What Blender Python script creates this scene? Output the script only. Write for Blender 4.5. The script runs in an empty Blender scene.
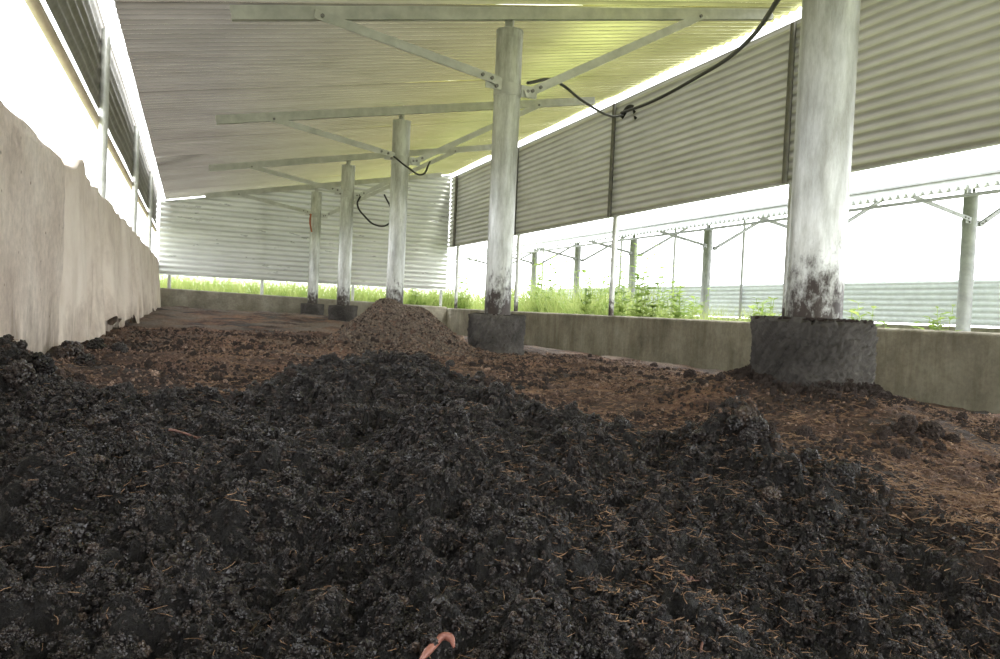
import bpy, math, random, bmesh
import numpy as np
from mathutils import Vector, Matrix, Euler
from mathutils import noise as mn
random.seed(7); rng=np.random.default_rng(11)
scene=bpy.context.scene
COL=scene.collection
# ---------------------------------------------------------------- camera
F=720.0; YAW=math.radians(23.3); PITCH=math.radians(-1.5); ROLL=math.radians(2.6)
cam_d=bpy.data.cameras.new("camera"); cam=bpy.data.objects.new("camera",cam_d); COL.objects.link(cam)
cam_d.sensor_width=36; cam_d.lens=F*36/1000; cam_d.clip_start=0.02; cam_d.clip_end=500
cam.matrix_world=Matrix.Rotation(-YAW,4,'Z')@Matrix.Rotation(math.pi/2+PITCH,4,'X')@Matrix.Rotation(ROLL,4,'Z')
scene.camera=cam
try:
    scene.view_settings.view_transform='Standard'; scene.view_settings.look='None'
    scene.view_settings.exposure=0.0
except Exception as e: print(e)
YB=-2.6
# ---------------------------------------------------------------- materials
def mat(name):
    m=bpy.data.materials.new(name); m.use_nodes=True
    nt=m.node_tree; b=nt.nodes["Principled BSDF"]
    return m,nt,b
def noise(nt,vec,scale,detail=6,rough=.6):
    n=nt.nodes.new("ShaderNodeTexNoise"); n.inputs["Scale"].default_value=scale
    n.inputs["Detail"].default_value=detail; n.inputs["Roughness"].default_value=rough
    nt.links.new(vec,n.inputs["Vector"]); return n.outputs["Fac"]
def ramp(nt,fac,stops):
    r=nt.nodes.new("ShaderNodeValToRGB"); e=r.color_ramp.elements
    while len(e)<len(stops): e.new(.5)
    for i,(p,c) in enumerate(stops):
        e[i].position=p; e[i].color=(*c,1) if len(c)==3 else c
    nt.links.new(fac,r.inputs["Fac"]); return r.outputs["Color"]
def objvec(nt,scale=(1,1,1)):
    t=nt.nodes.new("ShaderNodeTexCoord"); mp=nt.nodes.new("ShaderNodeMapping")
    mp.inputs["Scale"].default_value=scale
    nt.links.new(t.outputs["Object"],mp.inputs["Vector"]); return mp.outputs["Vector"]
def bump(nt,b,h,strength,dist):
    n=nt.nodes.new("ShaderNodeBump"); n.inputs["Strength"].default_value=strength
    n.inputs["Distance"].default_value=dist
    nt.links.new(h,n.inputs["Height"]); nt.links.new(n.outputs["Normal"],b.inputs["Normal"]); return n
def mix(nt,fac,a,b_,mode='MIX'):
    n=nt.nodes.new("ShaderNodeMix"); n.data_type='RGBA'; n.blend_type=mode
    for s,v in ((n.inputs[0],fac),(n.inputs[6],a),(n.inputs[7],b_)):
        if isinstance(v,bpy.types.NodeSocket): nt.links.new(v,s)
        elif isinstance(v,(int,float)): s.default_value=v
        else: s.default_value=(*v,1)
    return n.outputs[2]
def axis_out(nt,ax):
    t=nt.nodes.new("ShaderNodeTexCoord"); s=nt.nodes.new("ShaderNodeSeparateXYZ"); nt.links.new(t.outputs["Object"],s.inputs[0]); return s.outputs[ax]
def maprange(nt,x,a,b_,c=0,d=1):
    r=nt.nodes.new("ShaderNodeMapRange"); nt.links.new(x,r.inputs[0])
    for i,v in enumerate((a,b_,c,d)): r.inputs[i+1].default_value=v
    return r.outputs[0]
def math_(nt,op,a,b_=0,c=0):
    n=nt.nodes.new("ShaderNodeMath"); n.operation=op
    for i,v in enumerate((a,b_,c)):
        if isinstance(v,bpy.types.NodeSocket): nt.links.new(v,n.inputs[i])
        else: n.inputs[i].default_value=v
    return n.outputs[0]
def add_transl(nt,b,col,fac):
    t=nt.nodes.new("ShaderNodeBsdfTranslucent")
    if isinstance(col,bpy.types.NodeSocket): nt.links.new(col,t.inputs["Color"])
    else: t.inputs["Color"].default_value=(*col,1)
    ms=nt.nodes.new("ShaderNodeMixShader"); ms.inputs[0].default_value=fac
    nt.links.new(b.outputs[0],ms.inputs[1]); nt.links.new(t.outputs[0],ms.inputs[2])
    nt.links.new(ms.outputs[0],nt.nodes["Material Output"].inputs["Surface"])
def paint_valley_shade(nt,col,ax,pitch,start,amount):
    """corrugation shading painted into the colour as dark stripes along the valleys"""
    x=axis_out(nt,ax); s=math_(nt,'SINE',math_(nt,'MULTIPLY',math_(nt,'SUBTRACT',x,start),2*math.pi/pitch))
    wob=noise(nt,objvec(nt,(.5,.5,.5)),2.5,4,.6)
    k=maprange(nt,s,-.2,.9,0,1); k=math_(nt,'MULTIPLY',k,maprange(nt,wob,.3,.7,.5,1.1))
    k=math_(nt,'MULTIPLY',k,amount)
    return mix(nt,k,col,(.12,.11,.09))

def galv(name,c1,c2,metal=.6,rough=.42,vs=(1,1,1),ns=9,tr=None,trc=None,stain=False,bmp=.15,valley_shade=None):
    m,nt,b=mat(name); v=objvec(nt,vs)
    f=noise(nt,v,ns,8,.65)
    col=ramp(nt,f,[(.3,c1),(.72,c2)])
    if stain:
        z=axis_out(nt,'Z'); k=maprange(nt,z,.34,-.0); s=noise(nt,objvec(nt,(1,1,.6)),30,7,.75)
        ad=math_(nt,'MULTIPLY_ADD',k,.46,s)
        col=mix(nt,maprange(nt,ad,.68,.90),col,(.05,.038,.03))
        d=noise(nt,objvec(nt,(3,3,.6)),5,6,.75); col=mix(nt,.75,col,ramp(nt,d,[(.38,(.48,.47,.42)),(.6,(1,1,1))]),'MULTIPLY')
    if valley_shade: col=paint_valley_shade(nt,col,*valley_shade)
    nt.links.new(col,b.inputs["Base Color"])
    b.inputs["Metallic"].default_value=metal
    f2=noise(nt,v,ns*3,4,.6)
    nt.links.new(ramp(nt,f2,[(.3,(rough-.1,)*3),(.7,(rough+.14,)*3)]),b.inputs["Roughness"])
    if bmp: bump(nt,b,f2,bmp,.004)
    if tr: add_transl(nt,b,col if valley_shade else trc,tr)
    return m
M_post=galv("galvanised_post",(.44,.455,.43),(.72,.74,.70),.4,.38,(1,1,.35),7,stain=True)
M_npost=galv("neighbour_post",(.28,.29,.29),(.42,.43,.43),.3,.5)
M_beam=galv("galvanised_beam",(.38,.39,.365),(.60,.61,.57),.5,.42)
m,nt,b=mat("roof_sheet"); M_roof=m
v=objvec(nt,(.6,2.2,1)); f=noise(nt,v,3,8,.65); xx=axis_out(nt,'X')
col=mix(nt,maprange(nt,xx,.1,2.4),ramp(nt,f,[(.3,(.50,.475,.41)),(.7,(.68,.65,.58))]),ramp(nt,f,[(.3,(.68,.68,.31)),(.7,(.92,.91,.46))]))  # yellow-green reflection of the grass painted in, growing towards the right
col=paint_valley_shade(nt,col,'Y',.076,YB-.1,.62)
nt.links.new(col,b.inputs["Base Color"]); b.inputs["Metallic"].default_value=.75; b.inputs["Roughness"].default_value=.26
add_transl(nt,b,col,.060)  # translucent share added to the metal so skylight fills the interior
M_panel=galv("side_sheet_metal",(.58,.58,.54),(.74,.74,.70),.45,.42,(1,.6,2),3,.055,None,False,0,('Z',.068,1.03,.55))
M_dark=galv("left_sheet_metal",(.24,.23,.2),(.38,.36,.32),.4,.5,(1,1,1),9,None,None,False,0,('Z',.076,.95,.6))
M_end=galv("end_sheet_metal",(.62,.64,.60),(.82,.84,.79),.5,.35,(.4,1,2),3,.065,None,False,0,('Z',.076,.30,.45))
M_nroof=galv("neighbour_sheet_metal",(.46,.48,.48),(.60,.63,.63),.15,.5)
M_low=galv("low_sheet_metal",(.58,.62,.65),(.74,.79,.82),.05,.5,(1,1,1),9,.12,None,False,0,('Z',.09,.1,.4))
M_steel=galv("dark_steel",(.12,.12,.12),(.25,.24,.23),.6,.5)
M_rail=galv("tan_rail",(.45,.38,.28),(.6,.52,.4),.1,.55)

def concrete(name,c1,c2,c3,bs=.5,damp=False,pits=False,gs=38,drip=False):
    m,nt,b=mat(name); v=objvec(nt)
    f=noise(nt,v,3.2,10,.62); g=noise(nt,v,gs,6,.7)
    col=ramp(nt,f,[(.28,c1),(.5,c2),(.75,c3)])
    col=mix(nt,.3,col,ramp(nt,g,[(.35,(.3,.3,.3)),(.62,(1,1,1))]),'MULTIPLY')
    if damp:
        vs=objvec(nt,(1,5,.5)); s=noise(nt,vs,2.2,6,.7)
        col=mix(nt,.5,col,ramp(nt,s,[(.42,(1,1,1)),(.62,(.55,.5,.42))]),'MULTIPLY')
    if drip:
        z=axis_out(nt,'Z'); k=maprange(nt,z,.05,-.25); s=noise(nt,objvec(nt,(1,1,.4)),9,7,.7)
        ad=math_(nt,'MULTIPLY_ADD',k,.38,s); col=mix(nt,maprange(nt,ad,.62,.95,0,.75),col,(.17,.125,.09))
    if pits:
        vo=nt.nodes.new("ShaderNodeTexVoronoi"); vo.inputs["Scale"].default_value=13; nt.links.new(v,vo.inputs["Vector"])
        col=mix(nt,1,col,ramp(nt,vo.outputs["Distance"],[(.04,(.3,.24,.2)),(.08,(1,1,1))]),'MULTIPLY')
    nt.links.new(col,b.inputs["Base Color"]); b.inputs["Roughness"].default_value=.85
    bump(nt,b,g,bs,.012); return m
M_wallL=concrete("plastered_concrete",(.50,.41,.345),(.70,.605,.525),(.84,.76,.68),.35,False,True,38,True)
M_wallR=concrete("damp_concrete",(.16,.145,.11),(.28,.26,.20),(.42,.40,.32),.6,True)
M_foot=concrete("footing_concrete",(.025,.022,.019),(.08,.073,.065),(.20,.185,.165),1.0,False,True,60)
m,nt,b=mat("tarp_cloth"); M_tarp=m
tc_=ramp(nt,noise(nt,objvec(nt,(1,1,.7)),4,10,.7),[(.3,(.54,.45,.37)),(.5,(.73,.64,.55)),(.78,(.86,.79,.70))])
z=axis_out(nt,'Z'); ad=math_(nt,'MULTIPLY_ADD',maprange(nt,z,.05,-.25),.38,noise(nt,objvec(nt,(1,1,.4)),9,7,.7)); tc_=mix(nt,maprange(nt,ad,.62,.95,0,.7),tc_,(.2,.14,.10))
nt.links.new(tc_,b.inputs["Base Color"]); b.inputs["Roughness"].default_value=.8

def soilmat(name):
    m,nt,b=mat(name); v=objvec(nt)
    a=nt.nodes.new("ShaderNodeAttribute"); a.attribute_name="mixcol"; 
    sep=nt.nodes.new("ShaderNodeSeparateColor"); nt.links.new(a.outputs["Color"],sep.inputs[0])
    g=noise(nt,v,260,6,.75); h=noise(nt,v,60,8,.75); l=noise(nt,v,2.6,5,.65)
    dark=ramp(nt,h,[(.3,(.005,.004,.004)),(.55,(.013,.011,.010)),(.8,(.035,.029,.027))])
    brown=ramp(nt,h,[(.25,(.045,.026,.019)),(.5,(.175,.110,.082)),(.75,(.40,.295,.23))])
    brown=mix(nt,.75,brown,ramp(nt,g,[(.38,(.3,.25,.22)),(.62,(1.5,1.35,1.25))]),'MULTIPLY')
    brown=mix(nt,.9,brown,ramp(nt,l,[(.40,(.25,.20,.19)),(.50,(.85,.8,.78)),(.62,(1.6,1.48,1.32))]),'MULTIPLY')
    grey=ramp(nt,h,[(.25,(.08,.062,.05)),(.5,(.21,.168,.137)),(.75,(.40,.33,.275))])
    grey=mix(nt,.6,grey,ramp(nt,g,[(.38,(.4,.38,.35)),(.62,(1.3,1.25,1.2))]),'MULTIPLY')
    c=mix(nt,sep.outputs[0],dark,brown); c=mix(nt,sep.outputs[1],c,grey)
    nt.links.new(c,b.inputs["Base Color"])
    nt.links.new(maprange(nt,sep.outputs[0],0,1,.55,.95),b.inputs["Roughness"])
    bump(nt,b,math_(nt,'ADD',g,h),1.0,.012); return m
M_soil=soilmat("compost_soil")
def crumbmat(name,stops,rough,ns=0):
    m,nt,b=mat(name)
    oi=nt.nodes.new("ShaderNodeObjectInfo")
    c=ramp(nt,oi.outputs["Random"],stops)
    if ns: c=mix(nt,.8,c,ramp(nt,noise(nt,objvec(nt),ns,2,.5),[(.35,(.35,.33,.32)),(.65,(1.7,1.65,1.6))]),'MULTIPLY')
    nt.links.new(c,b.inputs["Base Color"]); b.inputs["Roughness"].default_value=rough
    return m
M_cd=crumbmat("dark_crumb",[(0,(.008,.0063,.0060)),(.5,(.017,.0134,.0126)),(.9,(.031,.0245,.022)),(1,(.055,.039,.030))],.36,2.2)
M_cb=crumbmat("brown_crumb",[(0,(.035,.021,.015)),(.5,(.125,.079,.058)),(.92,(.25,.175,.135)),(1,(.36,.27,.21))],.9,2.2)
M_cg=crumbmat("grey_crumb",[(0,(.075,.058,.046)),(.5,(.16,.128,.104)),(1,(.27,.225,.185))],.9,2.2)
m,nt,b=mat("clod_soil"); M_clod=m
v=objvec(nt); nt.links.new(ramp(nt,noise(nt,v,6,8,.75),[(.3,(.010,.0075,.006)),(.5,(.03,.020,.016)),(.75,(.10,.066,.048))]),b.inputs["Base Color"]); b.inputs["Roughness"].default_value=.85

def simple(name,c,rough=.6,metal=0,c2=None,sc=20):
    m,nt,b=mat(name)
    if c2 is None: c2=tuple(x*.7 for x in c)
    nt.links.new(ramp(nt,noise(nt,objvec(nt),sc,5),[(.3,c2),(.7,c)]),b.inputs["Base Color"])
    b.inputs["Roughness"].default_value=rough; b.inputs["Metallic"].default_value=metal; return m
M_cable=simple("black_cable",(.012,.012,.013),.45)
M_worm=simple("worm_skin",(.20,.10,.075),.35,0,(.10,.05,.04),60)
M_worm2=simple("worm_pink",(.38,.17,.125),.25,0,(.19,.07,.055),60)
M_straw=simple("straw",(.38,.24,.14),.8,0,(.13,.07,.04),30)
M_rope=simple("red_rope",(.45,.16,.08),.8)
def leafmat(name,c1,c2):
    m,nt,b=mat(name); v=objvec(nt)
    c=ramp(nt,noise(nt,v,5,4),[(.3,c1),(.7,c2)])
    nt.links.new(c,b.inputs["Base Color"]); b.inputs["Roughness"].default_value=.5
    add_transl(nt,b,c,.5); return m
M_grass=leafmat("grass_blade",(.22,.33,.07),(.58,.62,.24))
M_leaf=leafmat("weed_leaf",(.16,.27,.05),(.42,.50,.16))
M_lawn=simple("lawn",(.40,.42,.25),.9,0,(.26,.29,.14),3)

# ---------------------------------------------------------------- mesh helpers
def link(o,parent=None):
    COL.objects.link(o)
    if parent: o.parent=parent
    return o
def empty(name,loc=(0,0,0)):
    e=bpy.data.objects.new(name,None); e.location=loc; e.empty_display_size=.1; COL.objects.link(e); return e
def np_mesh(name,co,faces,material,smooth=True):
    me=bpy.data.meshes.new(name); co=np.asarray(co,dtype=np.float32); faces=np.asarray(faces,dtype=np.int32)
    k=faces.shape[1]
    me.vertices.add(len(co)); me.vertices.foreach_set("co",co.ravel())
    me.loops.add(faces.size); me.loops.foreach_set("vertex_index",faces.ravel())
    me.polygons.add(len(faces)); me.polygons.foreach_set("loop_start",np.arange(0,faces.size,k,dtype=np.int32))
    try: me.polygons.foreach_set("loop_total",np.full(len(faces),k,dtype=np.int32))
    except Exception: pass
    me.polygons.foreach_set("use_smooth",np.full(len(faces),smooth))
    me.update(calc_edges=True); me.validate()
    me.materials.append(material); return me
def mesh_np(name,co,faces,material,smooth=True,parent=None):
    return link(bpy.data.objects.new(name,np_mesh(name,co,faces,material,smooth)),parent)
def grid_faces(nu,nv):
    i=np.arange(nu-1)[:,None]*nv+np.arange(nv-1)[None,:]
    i=i.ravel(); return np.stack([i,i+nv,i+nv+1,i+1],1)
class MB:
    """accumulates parts into one mesh"""
    def __init__(s): s.v=[];s.f=[];s.m=[];s.mats=[];s.sm=[]
    def mi(s,m):
        if m not in s.mats: s.mats.append(m)
        return s.mats.index(m)
    def add(s,vs,fs,m,smooth=False):
        o=len(s.v); s.v+= [tuple(v) for v in vs]; k=s.mi(m)
        for f in fs: s.f.append([i+o for i in f]); s.m.append(k); s.sm.append(smooth)
    def box(s,c,size,m,rot=None):
        hx,hy,hz=[a/2 for a in size]; R=rot or Matrix.Identity(3); c=Vector(c)
        vs=[c+R@Vector((x*hx,y*hy,z*hz)) for x in(-1,1) for y in(-1,1) for z in(-1,1)]
        s.add(vs,[(0,1,3,2),(4,6,7,5),(0,4,5,1),(2,3,7,6),(0,2,6,4),(1,5,7,3)],m)
    def bar(s,p,q,w,h,m,up=Vector((0,0,1)),channel=False):
        p=Vector(p);q=Vector(q);d=(q-p);L=d.length;d.normalize()
        side=d.cross(up).normalized(); u=side.cross(d)
        R=Matrix((d,side,u)).transposed(); c=(p+q)/2
        if not channel: s.box(c,(L,w,h),m,R)
        else:
            t=.006
            s.box(c+side*(w/2-t/2),(L,t,h),m,R)
            s.box(c+u*(h/2-t/2)-side*t*.5,(L,w-t,t),m,R); s.box(c-u*(h/2-t/2)-side*t*.5,(L,w-t,t),m,R)
            s.box(c+u*(h/2-.012)-side*(w/2-t/2),(L,t,.018),m,R); s.box(c-u*(h/2-.012)-side*(w/2-t/2),(L,t,.018),m,R)
    def tube(s,p,q,r,m,seg=20,r2=None,cap=True):
        p=Vector(p);q=Vector(q);d=(q-p).normalized(); a=d.orthogonal().normalized(); b=d.cross(a); r2=r if r2 is None else r2
        vs=[]
        for (c,rr) in((p,r),(q,r2)):
            for i in range(seg):
                t=2*math.pi*i/seg; vs.append(c+a*math.cos(t)*rr+b*math.sin(t)*rr)
        s.add(vs,[(i,(i+1)%seg,seg+(i+1)%seg,seg+i) for i in range(seg)],m,True)
        if cap:
            s.add(vs[:seg],[tuple(reversed(range(seg)))],m); s.add(vs[seg:],[tuple(range(seg))],m)
    def build(s,name,parent=None):
        me=bpy.data.meshes.new(name); me.from_pydata(s.v,[],s.f)
        for m in s.mats: me.materials.append(m)
        for p,k,sm in zip(me.polygons,s.m,s.sm): p.material_index=k; p.use_smooth=sm
        me.update(); o=bpy.data.objects.new(name,me); link(o,parent)
        return o
# numpy perlin
P=rng.permutation(512)
def hsh(ix,iy,k=0): return P[(P[(ix+k*37)&511]+iy)&511]
def perlin(x,y,k=0):
    ix=np.floor(x).astype(int); iy=np.floor(y).astype(int); fx=x-ix; fy=y-iy
    u=fx*fx*fx*(fx*(fx*6-15)+10); v=fy*fy*fy*(fy*(fy*6-15)+10)
    def g(dx,dy):
        a=hsh(ix+dx,iy+dy,k)*(2*np.pi/512); return np.cos(a)*(fx-dx)+np.sin(a)*(fy-dy)
    return (g(0,0)*(1-u)+g(1,0)*u)*(1-v)+(g(0,1)*(1-u)+g(1,1)*u)*v
def fbm(x,y,s,o=4,k=0,g=.5):
    r=0;a=1
    for i in range(o): r=r+a*perlin(x*s+i*17.3,y*s-i*9.1,k+i); s*=2.03;a*=g
    return r
def clods(x,y,cell,k=0,fill=.8):
    X=x/cell;Y=y/cell; ix=np.floor(X).astype(int); iy=np.floor(Y).astype(int); out=np.zeros_like(X)
    for dx in(-1,0,1):
        for dy in(-1,0,1):
            h=hsh(ix+dx,iy+dy,k); h2=hsh(ix+dx,iy+dy,k+5); h3=hsh(ix+dx,iy+dy,k+9)
            cx=ix+dx+.15+.7*h/512; cy=iy+dy+.15+.7*h2/512; r=(.3+.5*h3/512)*np.where(h3/512<fill,1,.01)
            d2=(X-cx)**2+(Y-cy)**2
            out=np.maximum(out,np.sqrt(np.maximum(0,r*r-d2)))
    return out*cell
def sstep(a,b,x): t=np.clip((x-a)/(b-a),0,1); return t*t*(3-2*t)
# ---------------------------------------------------------------- soil
XL,XR,YE=-.44,3.98,11.55
def heapmask(x,y):
    n=.10*fbm(x,y,3,3,21)+.05*fbm(x,y,16,3,31)
    xb=np.interp(y,[-2.6,0,.6,1.0,1.25,1.75,2.2,2.6],[1.3,1.15,.99,.99,.90,.80,.66,.5])
    yb=np.interp(x,[-.44,-.3,-.1,.12,.3,.5,.8],[2.15,1.85,1.72,1.78,2.1,2.3,2.35])
    return (1-sstep(-.09,.09,x-xb+n))*(1-sstep(-.10,.10,y-yb+n))
def gauss(x,y,cx,cy,sx,sy): return np.exp(-((x-cx)/sx)**2-((y-cy)/sy)**2)
POSTX=1.7; POSTY=[1.6+2.4*i for i in range(5)]
def soil(x,y):
    base=np.interp(x,[-.44,.5,1.7,2.4,4],[-.215,-.225,-.24,-.32,-.42])
    base=base-.05*(1-sstep(1.0,2.2,y))*sstep(.6,1.2,x)*(1-sstep(1.8,2.6,x))
    base=base+.05*sstep(5,10,y)*(1-sstep(1.8,3.5,x))
    m=heapmask(x,y)
    heap=np.interp(y,[-2.6,0,.45,.9,1.4,1.9,2.3,2.6],[-.40,-.38,-.35,-.29,-.235,-.21,-.21,-.22])
    heap=heap+.03*gauss(x,y,.5,2.05,.28,.22)-.03*gauss(x,y,.1,1.6,.2,.2)
    h=base*(1-m)+heap*m
    h=h+.105*gauss(x,y,.95,1.06,.075,.07)+.05*gauss(x,y,.97,.88,.13,.12)-.04*gauss(x,y,.55,.78,.14,.12)+.035*gauss(x,y,.35,1.05,.15,.12)
    h=h-.035*gauss(x,y,.15,.85,.12,.08)+.02*gauss(x,y,.12,.62,.14,.07)-.035*gauss(x,y,.65,1.3,.1,.1)+.02*gauss(x,y,-.15,1.15,.14,.12)
    h=h+.06*gauss(x,y,-.38,1.95,.09,.25)+.04*gauss(x,y,-.32,1.6,.1,.12)
    rr=np.sqrt(((x-1.02)/.29)**2+((y-3.75)/.32)**2)*(1+.18*fbm(x,y,4,2,55))
    h=h+.215*np.exp(-np.power(rr,2.6))+.06*gauss(x,y,.93,3.72,.09,.09)+.09*gauss(x,y,1.27,3.9,.2,.2)
    h=h+.125*gauss(x,y,1.7,1.55,.42,.42)
    h=h+.04*fbm(x,y,2.2,3,3)+(.008+.026*m)*fbm(x,y,8,3,7)
    near=(1-sstep(3,7,y))
    rough=.16+.84*m
    h=h+rough*(.55*clods(x,y,.085,1,.5)+.55*clods(x+.013*fbm(x,y,30,2,40),y+.013*fbm(x,y,30,2,44),.034,2,.72)+.020*fbm(x,y,26,3,45))
    h=h+(.35+.65*m)*(.8*clods(x,y,.014,3,.9)*near)+(.003+.003*m)*fbm(x,y,70,3,11)*near
    return h-.01
def spaced(segs):
    out=[segs[0][0]]
    for a,b,s0,s1 in segs:
        t=a
        while t<b-1e-6:
            s=s0+(s1-s0)*(t-a)/(b-a); t=min(b,t+s)
            if t-out[-1]>1e-5: out.append(t)
    return np.array(out)
xs=spaced([(XL,1.35,.0045,.0045),(1.35,XR,.005,.03)])
ys=spaced([(YB,.3,.06,.012),(.3,1.5,.0042,.0045),(1.5,4.5,.005,.02),(4.5,YE,.02,.05)])
XX,YY=np.meshgrid(xs,ys,indexing='ij'); ZZ=soil(XX,YY)
co=np.stack([XX,YY,ZZ],-1)
near=(1-sstep(2.5,5,YY))*((XX>XL+.02)&(XX<XR-.05)&(YY>YB+.05))
co[...,0]+=.009*fbm(XX,YY,45,2,60)*near; co[...,1]+=.009*fbm(XX,YY,45,2,70)*near
so=mesh_np("compost_bed",co.reshape(-1,3),grid_faces(len(xs),len(ys)),M_soil)
mk=1-heapmask(XX,YY)
mk=np.clip(mk-.5*gauss(XX,YY,-.38,2.6,.14,.9),0,1)
mk=np.clip(mk*(.7+1.0*fbm(XX,YY,3,4,90)),0,1)
gr=np.clip(gauss(XX,YY,1.05,3.8,.35,.4)*1.3,0,1)+.7*sstep(-.15,.3,fbm(XX,YY,1.3,3,95))*sstep(2.6,4.5,YY)
gr=np.clip(gr,0,1)
ca=so.data.attributes.new("mixcol",'FLOAT_COLOR','POINT')
c4=np.stack([mk,gr,mk*0,mk*0+1],-1).astype(np.float32); ca.data.foreach_set("color",c4.ravel())

# crumb instances: each one is an aggregate of many small grains
def ico(sub):
    bm=bmesh.new(); bmesh.ops.create_icosphere(bm,subdivisions=sub,radius=1)
    V=np.array([v.co[:] for v in bm.verts]); Fc=np.array([[v.index for v in f.verts] for f in bm.faces]); bm.free(); return V,Fc
IV,IF=ico(1)
def aggregates(cname,material,n=8,grains=34,gr=(.16,.34),base=(IV,IF)):
    c=bpy.data.collections.new(cname); bv,bf=base
    for i in range(n):
        V=[];Fc=[];o=0
        sc=np.array([1,random.uniform(.7,1),random.uniform(.6,.9)])
        for j in range(grains):
            d=rng.normal(size=3); d/=np.linalg.norm(d); p=d*(.55+.35*rng.random())*sc if j else np.zeros(3)
            r=(gr[0]+(gr[1]-gr[0])*rng.random()) if j else .62
            v=bv*(r*(1+.3*rng.normal(size=(len(bv),1)).clip(-1,1)*(.6 if j else .3)))*(np.array([1,1,1])*(.75+.5*rng.random(3)))+p
            V.append(v); Fc.append(bf+o); o+=len(bv)
        me=np_mesh(cname+"_crumb",np.concatenate(V),np.concatenate(Fc),material,False)
        c.objects.link(bpy.data.objects.new(cname+"_crumb",me))
    return c
def scatter(name,pts,s,coll):
    n=len(pts); me=bpy.data.meshes.new(name); me.vertices.add(n); me.vertices.foreach_set("co",pts.astype(np.float32).ravel())
    scl=np.repeat(s[:,None],3,1)
    a=me.attributes.new("scl",'FLOAT_VECTOR','POINT'); a.data.foreach_set("vector",scl.astype(np.float32).ravel())
    r=me.attributes.new("rot",'FLOAT_VECTOR','POINT'); r.data.foreach_set("vector",(rng.random((n,3))*6.28).astype(np.float32).ravel())
    o=bpy.data.objects.new(name,me); link(o)
    g=bpy.data.node_groups.new(name+"_gn",'GeometryNodeTree')
    g.interface.new_socket("Geometry",in_out='INPUT',socket_type='NodeSocketGeometry')
    g.interface.new_socket("Geometry",in_out='OUTPUT',socket_type='NodeSocketGeometry')
    gi=g.nodes.new('NodeGroupInput'); go=g.nodes.new('NodeGroupOutput')
    ip=g.nodes.new('GeometryNodeInstanceOnPoints'); ci=g.nodes.new('GeometryNodeCollectionInfo')
    ci.inputs['Collection'].default_value=coll; ci.inputs['Separate Children'].default_value=True; ci.inputs['Reset Children'].default_value=True
    ip.inputs['Pick Instance'].default_value=True
    def na(nm):
        x=g.nodes.new('GeometryNodeInputNamedAttribute'); x.data_type='FLOAT_VECTOR'; x.inputs['Name'].default_value=nm; return x.outputs['Attribute']
    g.links.new(gi.outputs[0],ip.inputs['Points']); g.links.new(ci.outputs[0],ip.inputs['Instance'])
    g.links.new(na("rot"),ip.inputs['Rotation']); g.links.new(na("scl"),ip.inputs['Scale'])
    g.links.new(ip.outputs[0],go.inputs[0])
    md=o.modifiers.new("scatter",'NODES'); md.node_group=g; return o
cd=aggregates("dark_compost",M_cd); cb=aggregates("brown_compost",M_cb); cg=aggregates("dry_dung",M_cg)
cc=aggregates("soil_clod",M_clod,5,500,(.06,.20)); cdk=aggregates("dark_clod",M_cd,5,500,(.06,.20))
def cand(n,x0,x1,y0,y1,pw=1.0):
    return x0+(x1-x0)*rng.random(n), y0+(y1-y0)*rng.random(n)**pw
def notfoot(x,y):
    k=np.ones(len(x),bool)
    for py in POSTY: k&=((x-POSTX)**2+(y-py)**2)>.175**2
    return k
x,y=cand(240000,-.43,1.25,.28,2.55,1.5)
k=rng.random(len(x))<heapmask(x,y)*sstep(-.6,.1,fbm(x,y,7,3,33)+.15); x=x[k];y=y[k]
s=.0013+.0019*rng.random(len(x))+.004*rng.random(len(x))**8+.008*rng.random(len(x))**70
s*=np.clip(.7+.4*y,.85,1.5)
z=soil(x,y)+s*.2
scatter("dark_compost_crumbs",np.stack([x,y,z],-1),s,cd); print(len(x))
x,y=cand(100000,-.4,3.6,.4,5.5,1.4)
k=(rng.random(len(x))<(1-heapmask(x,y)))&notfoot(x,y)&(rng.random(len(x))<sstep(-.4,.15,fbm(x,y,5,3,133))); x=x[k];y=y[k]
s=.0015+.0022*rng.random(len(x))+.004*rng.random(len(x))**10+.010*rng.random(len(x))**200
s*=np.clip(.7+.3*y,.9,1.8)
z=soil(x,y)+s*.1
scatter("brown_compost_crumbs",np.stack([x,y,z],-1),s,cb)
x,y=cand(46000,-.3,3.4,.4,5,1.3); s=.002+.005*rng.random(len(x))+.012*rng.random(len(x))**25
k=(fbm(x,y,3,3,77)>-.02)&(heapmask(x,y)<.9)&notfoot(x,y); x=x[k];y=y[k];s=s[k]
scatter("stray_dark_crumbs",np.stack([x,y,soil(x,y)+s*.3],-1),s,cc)
n=12000; x=rng.normal(1.03,.2,n); y=rng.normal(3.75,.24,n); s=.002+.0045*rng.random(n)+.006*rng.random(n)**30
scatter("dry_dung_crumbs",np.stack([x,y,soil(x,y)+s*.2],-1),s,cg)
RC=np.array(cam.matrix_world.to_3x3())
TT_=np.concatenate([np.arange(.3,2,.004),np.arange(2,8,.02)])
def ground_px(px,py):
    # reads a world position on the compost off the photo
    d=RC@np.array([(px-500)/F,-(py-329.5)/F,-1]); p=TT_[:,None]*d[None]
    i=np.argmax(p[:,2]<soil(p[:,0],p[:,1])); return Vector(p[i])
def sz(x,y): return float(soil(np.array([x]),np.array([y]))[0])
def place(name,L,coll):
    pts=[];ss=[]
    for (px,py,r) in L:
        p=ground_px(px,py); pts.append((p.x,p.y,p.z+r*.3)); ss.append(r)
    scatter(name,np.array(pts),np.array(ss),coll)
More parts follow.
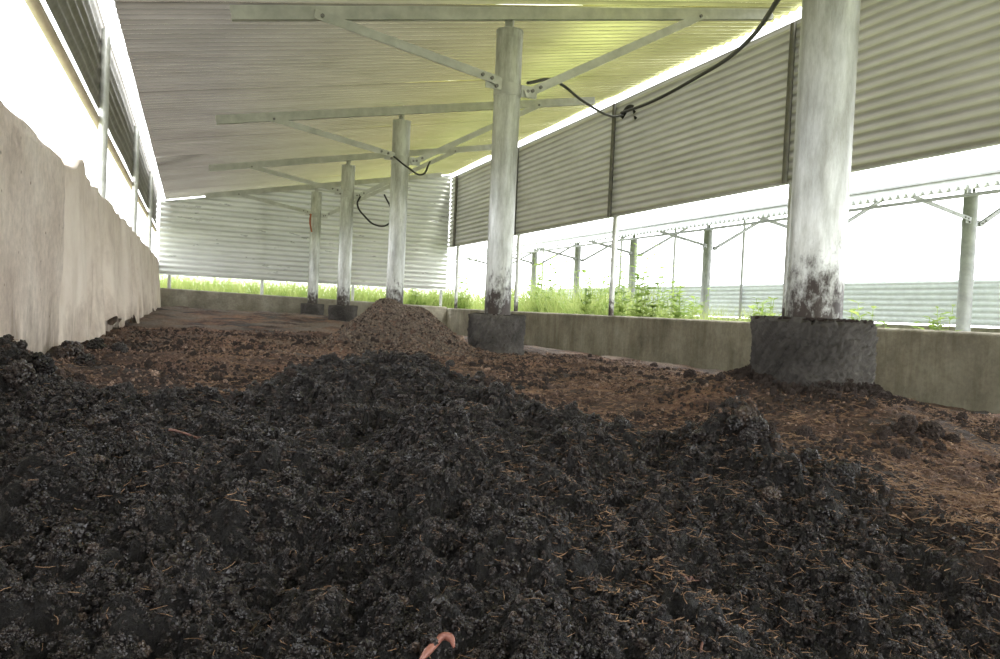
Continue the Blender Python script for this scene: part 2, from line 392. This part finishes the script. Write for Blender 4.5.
place("soil_clods",((805,437,.022),(905,432,.032),(930,436,.03),(952,442,.018),(884,436,.022),(690,378,.026),(654,367,.032),(668,370,.018),(975,402,.028),(955,398,.018),(848,392,.026),(830,396,.02),(862,396,.016),(590,357,.024),(720,382,.022),(705,386,.016),(880,398,.020),(215,372,.016),(985,440,.016),(770,430,.014),(610,380,.014),(560,372,.016),(300,345,.025),(260,338,.022),(915,445,.016),(940,450,.014),(180,345,.02),(640,375,.016),(745,395,.014),(780,400,.014)),cc)
place("dark_clods",((120,352,.03),(95,350,.04),(70,356,.045),(40,372,.035),(85,366,.03),(20,380,.03),(745,420,.022),(735,428,.020),(757,430,.022),(748,440,.018),(420,362,.025),(450,366,.02),(385,360,.022),(355,365,.02),(480,378,.02),(520,392,.018),(700,440,.02),(810,462,.02),(845,475,.018),(290,480,.016),(560,440,.018),(130,470,.018),(640,470,.016),(770,500,.02),(620,425,.016),(250,400,.02),(180,398,.02),(330,520,.012),(480,520,.013),(850,560,.012),(60,540,.012)),cdk)
# straw / fibres
def sticks(name,xs_,ys_,material,lmin,lmax,rad):
    V=[];Fc=[]
    zs_=soil(xs_,ys_)
    for i in range(len(xs_)):
        L=random.uniform(lmin,lmax); a=random.uniform(0,6.28); t=random.uniform(-.25,.35)
        d=Vector((math.cos(a)*math.cos(t),math.sin(a)*math.cos(t),math.sin(t))); sd=d.orthogonal().normalized(); u=d.cross(sd)
        bend=Vector((random.uniform(-.3,.3),random.uniform(-.3,.3),random.uniform(-.1,.1)))*L
        p=Vector((xs_[i],ys_[i],zs_[i]+.004)); o=len(V); r=rad*random.uniform(.5,1.3)
        for j in range(4):
            q=p+d*L*(j/3-.5)+bend*((j/3-.5)**2*2); rr=r*(1 if j<3 else .5)
            for b in range(4):
                an=b*math.pi/2; V.append(q+sd*math.cos(an)*rr+u*math.sin(an)*rr)
        for j in range(3):
            for b in range(4):
                Fc.append((o+j*4+b,o+j*4+(b+1)%4,o+j*4+4+(b+1)%4,o+j*4+4+b))
    return mesh_np(name,np.array([tuple(v) for v in V]),Fc,material)
fx=np.concatenate([rng.uniform(-.4,1.4,7000),rng.uniform(.45,1.3,4500)]); fy=np.concatenate([.3+2*rng.random(7000)**1.4,.35+.9*rng.random(4500)])
sticks("straw_fibres",fx,fy,M_straw,.006,.024,.0004)
bx=rng.uniform(.0,3.4,36000); by=.5+4.0*rng.random(36000)**1.3; k=notfoot(bx,by)&(heapmask(bx,by)<.5)
sticks("straw_litter",bx[k],by[k],M_straw,.006,.032,.0008)
def curve(name,pts,r,material,parent=None,taper=False):
    c=bpy.data.curves.new(name,'CURVE'); c.dimensions='3D'; c.bevel_depth=r; c.bevel_resolution=4; c.resolution_u=10; c.use_fill_caps=True
    sp=c.splines.new('BEZIER'); sp.bezier_points.add(len(pts)-1)
    for i,(b,p) in enumerate(zip(sp.bezier_points,pts)):
        b.co=p; b.handle_left_type=b.handle_right_type='AUTO'
        if taper: b.radius=.35 if i in(0,len(pts)-1) else random.uniform(.85,1.1)
    c.materials.append(material); o=bpy.data.objects.new(name,c); return link(o,parent)
tx=[];ty=[]
for (px,py,n,sp_) in ((600,590,36,.014),(600,525,36,.016),(655,568,20,.010),(560,560,16,.02),(475,405,16,.02),(985,525,50,.03),(240,500,8,.01),(660,625,14,.02),(740,620,20,.02),(900,600,20,.03)):
    p=ground_px(px,py); tx.append(rng.normal(p.x,sp_,n)); ty.append(rng.normal(p.y,sp_,n))
sticks("straw_tuft",np.concatenate(tx),np.concatenate(ty),M_straw,.008,.022,.0007)
def worm(px,py,L,r,ang,m,curl=.4):
    p=ground_px(px,py); pts=[]
    n=6
    for i in range(n):
        t=i/(n-1)-.5; q=Vector((p.x+math.cos(ang)*L*t+math.sin(ang)*curl*L*math.sin(t*7)*.3, p.y+math.sin(ang)*L*t+math.cos(ang)*curl*L*math.sin(t*7)*.3,0))
        q.z=sz(q.x,q.y)+r*.9+(.004 if 0<i<n-1 else -.001); pts.append(q)
    return curve("earthworm",pts,r,m,taper=True)
worm(190,437,.11,.0024,-.1,M_worm); worm(690,585,.025,.0018,-.5,M_worm); worm(703,642,.045,.0016,.6,M_worm)
p=ground_px(440,650)
pts=[p+Vector(v) for v in((-.024,-.012,-.003),(-.014,-.006,.003),(-.005,.0,.006),(.003,.004,.010),(.009,.0,.010),(.010,-.009,.005))]
curve("earthworm",pts,.0036,M_worm2,taper=True)

# ---------------------------------------------------------------- corrugated sheets
def corr(name,o,u,v,Lu,Lv,m,pitch=.076,amp=.009,nv=10,parent=None,nrm=None,skew=0):
    u=np.array(Vector(u).normalized());v=np.array(Vector(v).normalized())
    n=np.cross(u,v) if nrm is None else np.array(nrm)
    nu=max(8,int(Lu/pitch*8)); U=np.linspace(0,Lu,nu); Vv=np.linspace(0,Lv,nv)
    UU,VV=np.meshgrid(U,Vv,indexing='ij')
    h=amp*np.sin(UU/pitch*2*np.pi)+.008*perlin(UU*1.3+3,VV*1.1+5,4)
    if skew: UU=UU+skew*np.clip(1-VV/.75,0,1)*(1-UU/Lu)
    c=np.array(o)[None,None]+UU[...,None]*u+VV[...,None]*v+h[...,None]*n
    return mesh_np(name,c.reshape(-1,3),grid_faces(nu,nv),m,True,parent)
def roofz(x): return 1.48+.2*x
def roof(name,x0,x1,y0,y1,m,dx=0,slit=None,parent=None):
    root=empty(name)
    sl=Vector((1,0,.2)).normalized(); L=(x1-x0)*math.sqrt(1.04)
    y=y0;i=0
    while y<y1-.05:
        w=min(.836,y1-y); zz=roofz(x0-dx)+(.007 if i%2 else 0)
        sk=.10 if (slit and y<=slit<y+w) else 0
        corr("roof_sheet_%d"%i,(x0,y,zz),(0,1,0),sl,w+.03,L,m,.076,.011,20,root,(0,0,1),sk)
        y+=w;i+=1
    return root
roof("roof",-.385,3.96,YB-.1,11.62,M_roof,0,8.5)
corr("wall_right_sheet",(3.98,YB,1.03),(0,0,1),(0,1,0),1.17,11.6-YB,M_panel,.068,.010,60)
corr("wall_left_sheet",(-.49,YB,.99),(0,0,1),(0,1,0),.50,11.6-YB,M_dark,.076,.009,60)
def endpanel():
    nu=220;nv=30; X=np.linspace(-.45,3.97,nv); T=np.linspace(0,1,nu)
    TT,XX_=np.meshgrid(T,X,indexing='ij'); zt=roofz(XX_)-.03
    zz=.30+TT*1.98; yy=11.6+.012*np.sin(zz/.076*2*np.pi); zz=np.minimum(zz,zt)
    return mesh_np("wall_back_sheet",np.stack([XX_,yy,zz],-1).reshape(-1,3),grid_faces(nu,nv),M_end)
endpanel()

# ---------------------------------------------------------------- low walls
def rough_wall(name,x0,x1,y0,y1,z0,topfn,m,axis='Y',step=.05,amp=.006):
    L=(y1-y0) if axis=='Y' else (x1-x0); n=int(L/step)+1; T=(x1-x0) if axis=='Y' else (y1-y0)
    t=np.linspace(0,L,n); zsteps=26
    rows=[]
    for ti in t:
        zt=topfn(ti+(y0 if axis=='Y' else x0)); zz=np.linspace(z0,zt-.012,zsteps)
        rows.append([(T,z) for z in zz]+[(T-.012,zt),(T*.5,zt+.002),(.012,zt)]+[(0,z) for z in zz[::-1]])
    R=np.array(rows); A=R[...,0]; Z=R[...,1]; TT=np.repeat(t[:,None],A.shape[1],1)
    off=amp*(fbm(TT,Z,3,3,120)+.3*fbm(TT,Z,22,2,130)); A=A+off*np.where(A>T/2,1,-1); Z=Z+.5*amp*fbm(TT,A*3,9,3,140)*(Z>z0+.05)
    if axis=='Y': c=np.stack([x0+A,y0+TT,Z],-1)
    else: c=np.stack([x0+TT,y0+A,Z],-1)
    return mesh_np(name,c.reshape(-1,3),grid_faces(n,A.shape[1]),m,True)
def ltop(y):
    return .475+.004*math.sin(y*5)+.004*math.sin(y*13+1)
rough_wall("wall_left",-.62,-.44,YB,11.7,-.45,ltop,M_wallL,'Y',.03,.007)
rough_wall("wall_right",3.98,4.12,YB,11.7,-.5,lambda y:.0,M_wallR,'Y',.05,.008)
rough_wall("wall_back",-.44,3.98,11.55,11.7,-.4,lambda x:.10-.02*x,M_wallR,'X',.05,.008)
# sheet draped over the far part of the left wall
def tarp():
    nt_=640; ns=70; y=np.linspace(3.0,10.6,nt_); 
    V=np.zeros((nt_,ns,3))
    for i,yy in enumerate(y):
        fold=float(fbm(np.array([yy*2.2]),np.array([1.3]),1,3,200)); f2=float(perlin(np.array([yy*5.5]),np.array([4.]),201))
        e=math.exp(-(yy-3.0)/.22)
        top=ltop(yy)+.016+.02*max(0,f2)*(1-e)+.05*math.exp(-((yy-3.4)/.12)**2)-.03*e*e
        hem=-.17+.12*f2*(1-e)+.08*fold
        for j in range(ns):
            t=j/(ns-1)
            if t<.2:
                a=t/.2; xx=-.66+a*(.225+(-.030)*e); z=top-.10*(1-a)**3-.01*(a)**4
            else:
                a=(t-.2)/.8; z=top-.01+(hem-top)*a
                amp=(.012+.045*a)*(1-e)
                xx=-.425-.035*e+amp*(1+math.sin(yy*7+fold*8+a*1.5))*.6+.006*math.sin(yy*27+a*5)*a*(1-e)
            V[i,j]=(xx,yy+.03*math.sin(a*5+yy*3)*(1-e),z)
    return mesh_np("draped_tarp",V.reshape(-1,3),grid_faces(nt_,ns),M_tarp,True)
tarp()

# ---------------------------------------------------------------- posts with T trusses
def beamz(x): return 1.415+.2*x
def support_post(y,x=POSTX,seg=40,foot=True,ztop=1.66,mm=M_post,zf=-.45,mb=None):
    mb=mb or M_beam
    root=empty("support_post",(0,0,0)); R_=.079
    b=MB(); b.tube((x,y,zf),(x,y,ztop),R_,mm,seg)
    b.tube((x,y,ztop),(x,y,ztop+.006),R_+.004,mm,seg)
    b.tube((x,y,ztop-.05),(x,y,ztop-.04),R_+.002,mm,seg)
    b.box((x,y-.03,ztop+.06),(.012,.03,.16),mb); b.box((x,y+.02,ztop+.06),(.05,.008,.16),mb)
    b.build("pole",root)
    off=x-POSTX
    def bz(xx): return beamz(xx-off)
    b=MB(); b.bar((x-1.56,y-.045,bz(x-1.56)),(x+1.95,y-.045,bz(x+1.95)),.035,.07,mb,channel=True); b.build("cross_beam",root)
    zc=1.31
    b=MB()
    for sx,ex in((-1,-1.15),(1,1.36)):
        p=Vector((x+sx*.085,y-.075,zc+(.03 if sx<0 else -.02))); q=Vector((x+ex,y-.075,bz(x+ex)-.01))
        b.bar(p,q,.008,.05,mb); b.bar(p+Vector((0,.02,.022)),q+Vector((0,.02,.022)),.035,.006,mb)
        dd=(q-p).normalized()
        for e in(p+dd*.05,p+dd*.11,q-dd*.04): b.tube(e+Vector((0,-.014,0)),e+Vector((0,.01,0)),.011,M_steel,6)
    b.build("braces",root)
    b=MB(); b.tube((x,y,zc-.035),(x,y,zc+.035),R_+.0045,mb,seg)
    for sx in(-1,1): b.box((x+sx*.115,y-.06,zc+(.02 if sx<0 else 0)),(.1,.008,.07),mb); b.tube((x+sx*.1,y-.08,zc),(x+sx*.1,y-.04,zc),.011,M_steel,6)
    b.build("collar",root)
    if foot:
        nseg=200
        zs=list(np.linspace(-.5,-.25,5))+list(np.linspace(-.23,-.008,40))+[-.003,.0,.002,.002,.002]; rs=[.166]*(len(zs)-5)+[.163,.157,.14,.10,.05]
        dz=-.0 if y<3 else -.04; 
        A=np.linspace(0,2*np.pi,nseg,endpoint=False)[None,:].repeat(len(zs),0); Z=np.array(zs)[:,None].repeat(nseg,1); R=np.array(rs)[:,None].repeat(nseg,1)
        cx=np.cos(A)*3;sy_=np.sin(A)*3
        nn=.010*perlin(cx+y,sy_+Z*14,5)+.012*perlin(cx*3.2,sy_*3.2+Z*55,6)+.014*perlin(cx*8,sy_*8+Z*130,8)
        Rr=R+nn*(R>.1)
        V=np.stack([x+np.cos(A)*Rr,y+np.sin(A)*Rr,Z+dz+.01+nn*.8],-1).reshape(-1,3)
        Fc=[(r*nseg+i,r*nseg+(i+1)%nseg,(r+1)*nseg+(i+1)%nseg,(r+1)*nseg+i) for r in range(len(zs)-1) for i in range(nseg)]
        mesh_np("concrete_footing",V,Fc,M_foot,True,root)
    return root
for yy in POSTY: support_post(yy)
support_post(-.8)
n=900; th=rng.random(n)*6.28; sc_=.002+.005*rng.random(n)**3; rr=.078+.085*rng.random(n)**1.8
pts=np.stack([POSTX+rr*np.cos(th),1.6+rr*np.sin(th),.013+sc_*.4],-1)
# soil banked up against the foot of the near footing
n2=2600; th=rng.random(n2)*6.28; r2=.168+.12*rng.random(n2)**1.6; s2=.002+.006*rng.random(n2)**2; ux=POSTX+r2*np.cos(th); uy=1.6+r2*np.sin(th)
pts=np.concatenate([pts,np.stack([ux,uy,soil(ux,uy)+s2*.3+np.clip(.03-(r2-.168)*.5,0,1)*rng.random(n2)],-1)]); sc_=np.concatenate([sc_,s2])
scatter("footing_dirt",pts,sc_,cc)

b=MB()
for yy in POSTY:
    b.tube((4.03,yy+.05,-.02),(4.03,yy+.05,2.22),.028,M_post,14)
    b.tube((3.95,yy+.05,1.02),(3.95,yy+.05,2.18),.022,M_steel,12)  # upper pipe coloured dark to stand in for shade at the panel
b.bar((4.02,YB,1.05),(4.02,11.6,1.05),.03,.04,M_beam); b.bar((4.02,YB,2.17),(4.02,11.6,2.17),.03,.03,M_beam)
b.build("side_frame")
b=MB()
for yy in [-.35]+[q+.45 for q in POSTY if q<11]:
    b.tube((-.462,yy,.46),(-.462,yy,1.41),.023,M_beam,14)
b.tube((-.50,YB,.93),(-.50,11.6,.93),.022,M_rail,12)
b.bar((-.525,YB,1.30),(-.525,11.6,1.30),.03,.04,M_steel)
b.build("eave_frame")
b=MB()
for xx in (-.3,1.0,2.4,3.9): b.tube((xx,11.66,.0),(xx,11.66,roofz(xx)-.04),.025,M_beam,12)
b.build("end_frame")

# ---------------------------------------------------------------- cables
curve("power_cable",[(1.80,3.93,1.36),(2.1,4.2,1.50),(2.54,4.6,1.54),(3.33,5.5,1.75),(3.93,6.25,2.02)],.010,M_cable)
curve("power_cable",[(3.93,6.28,2.05),(3.85,5.7,1.99),(3.66,4.8,1.93),(3.27,3.8,1.80),(2.73,2.9,1.68),(2.27,2.2,1.62),(1.8,1.7,1.64)],.014,M_cable)
curve("junction_cable",[(3.93,6.28,2.0),(3.98,6.2,2.1),(4.0,6.1,1.95)],.022,M_cable)
curve("lamp_cable",[(1.62,6.33,1.33),(1.72,6.2,1.22),(1.85,6.25,1.18),(1.98,6.4,1.34)],.008,M_cable)
curve("hanging_cable",[(1.84,8.72,1.30),(1.80,8.68,1.2),(1.88,8.6,1.05),(2.02,8.6,.96),(2.16,8.6,.98),(2.22,8.68,1.15),(2.14,8.75,1.36)],.011,M_cable)
curve("side_cable",[(3.9,8.9,2.1),(3.6,8.8,1.78),(3.7,8.9,1.7),(3.92,9.0,1.95)],.010,M_cable)
curve("rope_tie",[(1.61,11.1,1.32),(1.6,11.08,1.2),(1.63,11.08,1.05)],.013,M_rope)

# ---------------------------------------------------------------- neighbour shed
OX=6.9
nr=empty("neighbour_shed")
for yy in [5.8+2.4*i for i in range(-1,7)]:
    r_=support_post(yy,OX+POSTX,20,False,1.66,M_npost,-.45,M_npost); r_.parent=nr; r_.name="post_frame"
rr_=roof("roof_sheets",OX-.385,OX+3.96,2.5,22,M_nroof,OX); rr_.parent=nr
b=MB(); b.bar((OX-.40,2.5,1.41),(OX-.40,22,1.41),.04,.15,M_nroof); b.bar((OX-.30,2.5,1.27),(OX-.30,22,1.27),.03,.03,M_npost)
b.bar((OX-.43,2.5,1.42),(OX-.43,22,1.42),.02,.02,M_npost)
for i in range(0,220): b.tube((OX-.43,2.6+i*.088,1.33),(OX-.41,2.6+i*.088,1.33),.034,M_nroof,8)
b.build("eave_purlin",nr)
corr("low_sheet",(OX+4.0,2.5,.1),(0,0,1),(0,1,0),.70,20,M_low,.09,.016,20,nr)
b=MB(); b.box((OX+4.0,12,-.18),(.12,20,.5),M_wallR); b.box((OX-.4,12,-.28),(.14,20,.3),M_wallR)
for i in range(9): b.tube((OX+3.95,2.6+i*2.4,-.4),(OX+3.95,2.6+i*2.4,2.2),.03,M_npost,10)
b.build("curb",nr)

# ---------------------------------------------------------------- outside ground and plants
g=MB(); g.add([(-60,-60,-.46),(60,-60,-.46),(60,80,-.46),(-60,80,-.46)],[(0,1,2,3)],M_lawn); g.build("ground")
def blades(name,bases,hmin,hmax,w,material):
    V=[];Fc=[]
    for (bx,by,bz) in bases:
        h=random.uniform(hmin,hmax); a=random.uniform(0,6.28); ln=random.uniform(.1,.6)*h; c=random.uniform(0,6.28)
        sx,sy=math.cos(a)*w/2,math.sin(a)*w/2; o=len(V)
        for j in range(5):
            t=j/4; px=bx+math.cos(c)*ln*t*t; py=by+math.sin(c)*ln*t*t; pz=bz+h*t*(1-.2*t); k=(1-t**1.5)
            V.append((px-sx*k,py-sy*k,pz)); V.append((px+sx*k+1e-4,py+sy*k,pz))
        for j in range(4): Fc.append((o+2*j,o+2*j+1,o+2*j+3,o+2*j+2))
    return mesh_np(name,V,Fc,material,True)
def region(n,x0,x1,y0,y1): return [(random.uniform(x0,x1),random.uniform(y0,y1),-.46) for _ in range(n)]
blades("grass_strip",region(5000,4.6,6.4,5.5,14)+region(1500,4.6,6.3,7,12),.45,.85,.014,M_grass)
blades("tall_grass",region(3200,4.65,6.0,8,14),.75,1.25,.018,M_grass)
blades("back_grass",region(9000,-1.2,4.6,12.0,13.4),.8,1.15,.02,M_grass)
def weed(x,y,h,n=9):
    V=[];Fc=[]
    for s_ in range(n):
        a=random.uniform(0,6.28); lean=random.uniform(.05,.3)*h; hh=h*random.uniform(.6,1)
        for j in range(1,12):
            t=j/12; px=x+math.cos(a)*lean*t; py=y+math.sin(a)*lean*t; pz=-.46+hh*t
            o=len(V); V+= [(px-.004,py,pz-hh/12),(px+.004,py,pz-hh/12),(px+.004,py,pz),(px-.004,py,pz)]; Fc.append((o,o+1,o+2,o+3))
            for sd in range(3):
                c=random.uniform(0,6.28); L=.15*(1.2-t*.6)*random.uniform(.6,1.2); w=L*.28; o=len(V); dz=random.uniform(-.2,.5)*L
                dx,dy=math.cos(c),math.sin(c)
                V+=[(px,py,pz),(px+dx*L*.5-dy*w,py+dy*L*.5+dx*w,pz+dz*.6),(px+dx*L,py+dy*L,pz+dz*.8),(px+dx*L*.5+dy*w,py+dy*L*.5-dx*w,pz+dz*.6)]; Fc.append((o,o+1,o+2,o+3))
    return mesh_np("weed_plant",V,Fc,M_leaf,False)
for (x_,y_,h_) in((4.75,7.0,1.4),(4.8,6.8,1.4),(4.9,7.5,1.3),(4.7,8.1,1.2),(5.0,6.6,1.0),(5.6,7.2,1.0),(4.8,9.5,1.4),(5.2,10.2,1.3),(5.4,5.8,.8),(6.1,5.6,.75),(4.5,12.1,1.35),(4.1,12.3,1.3),(3.6,12.2,1.1),(5.3,12,1.4),(6,8.4,.9),(5.3,11,1.3),(5.2,8.8,1.3),(6.2,4.4,.75),(5.9,4.9,.75),(6.3,6.6,.85)):
    weed(x_,y_,h_)

# ---------------------------------------------------------------- light
w=bpy.data.worlds.new("overcast_sky"); scene.world=w; w.use_nodes=True; nt=w.node_tree
bg=nt.nodes["Background"]
tc=nt.nodes.new("ShaderNodeTexCoord"); sp=nt.nodes.new("ShaderNodeSeparateXYZ"); nt.links.new(tc.outputs["Generated"],sp.inputs[0])
c=ramp(nt,sp.outputs["Z"],[(0,(.95,.97,1.0)),(.5,(.97,.98,1.0)),(1,(.90,.95,1.0))]); nt.links.new(c,bg.inputs["Color"])
bg.inputs["Strength"].default_value=5.4
sd=bpy.data.lights.new("sun",'SUN'); sd.energy=3.0; sd.angle=math.radians(12); sd.color=(1,.97,.9)
su=bpy.data.objects.new("sun",sd); link(su); su.rotation_euler=(math.radians(30),math.radians(18),0); su.location=(0,0,10)
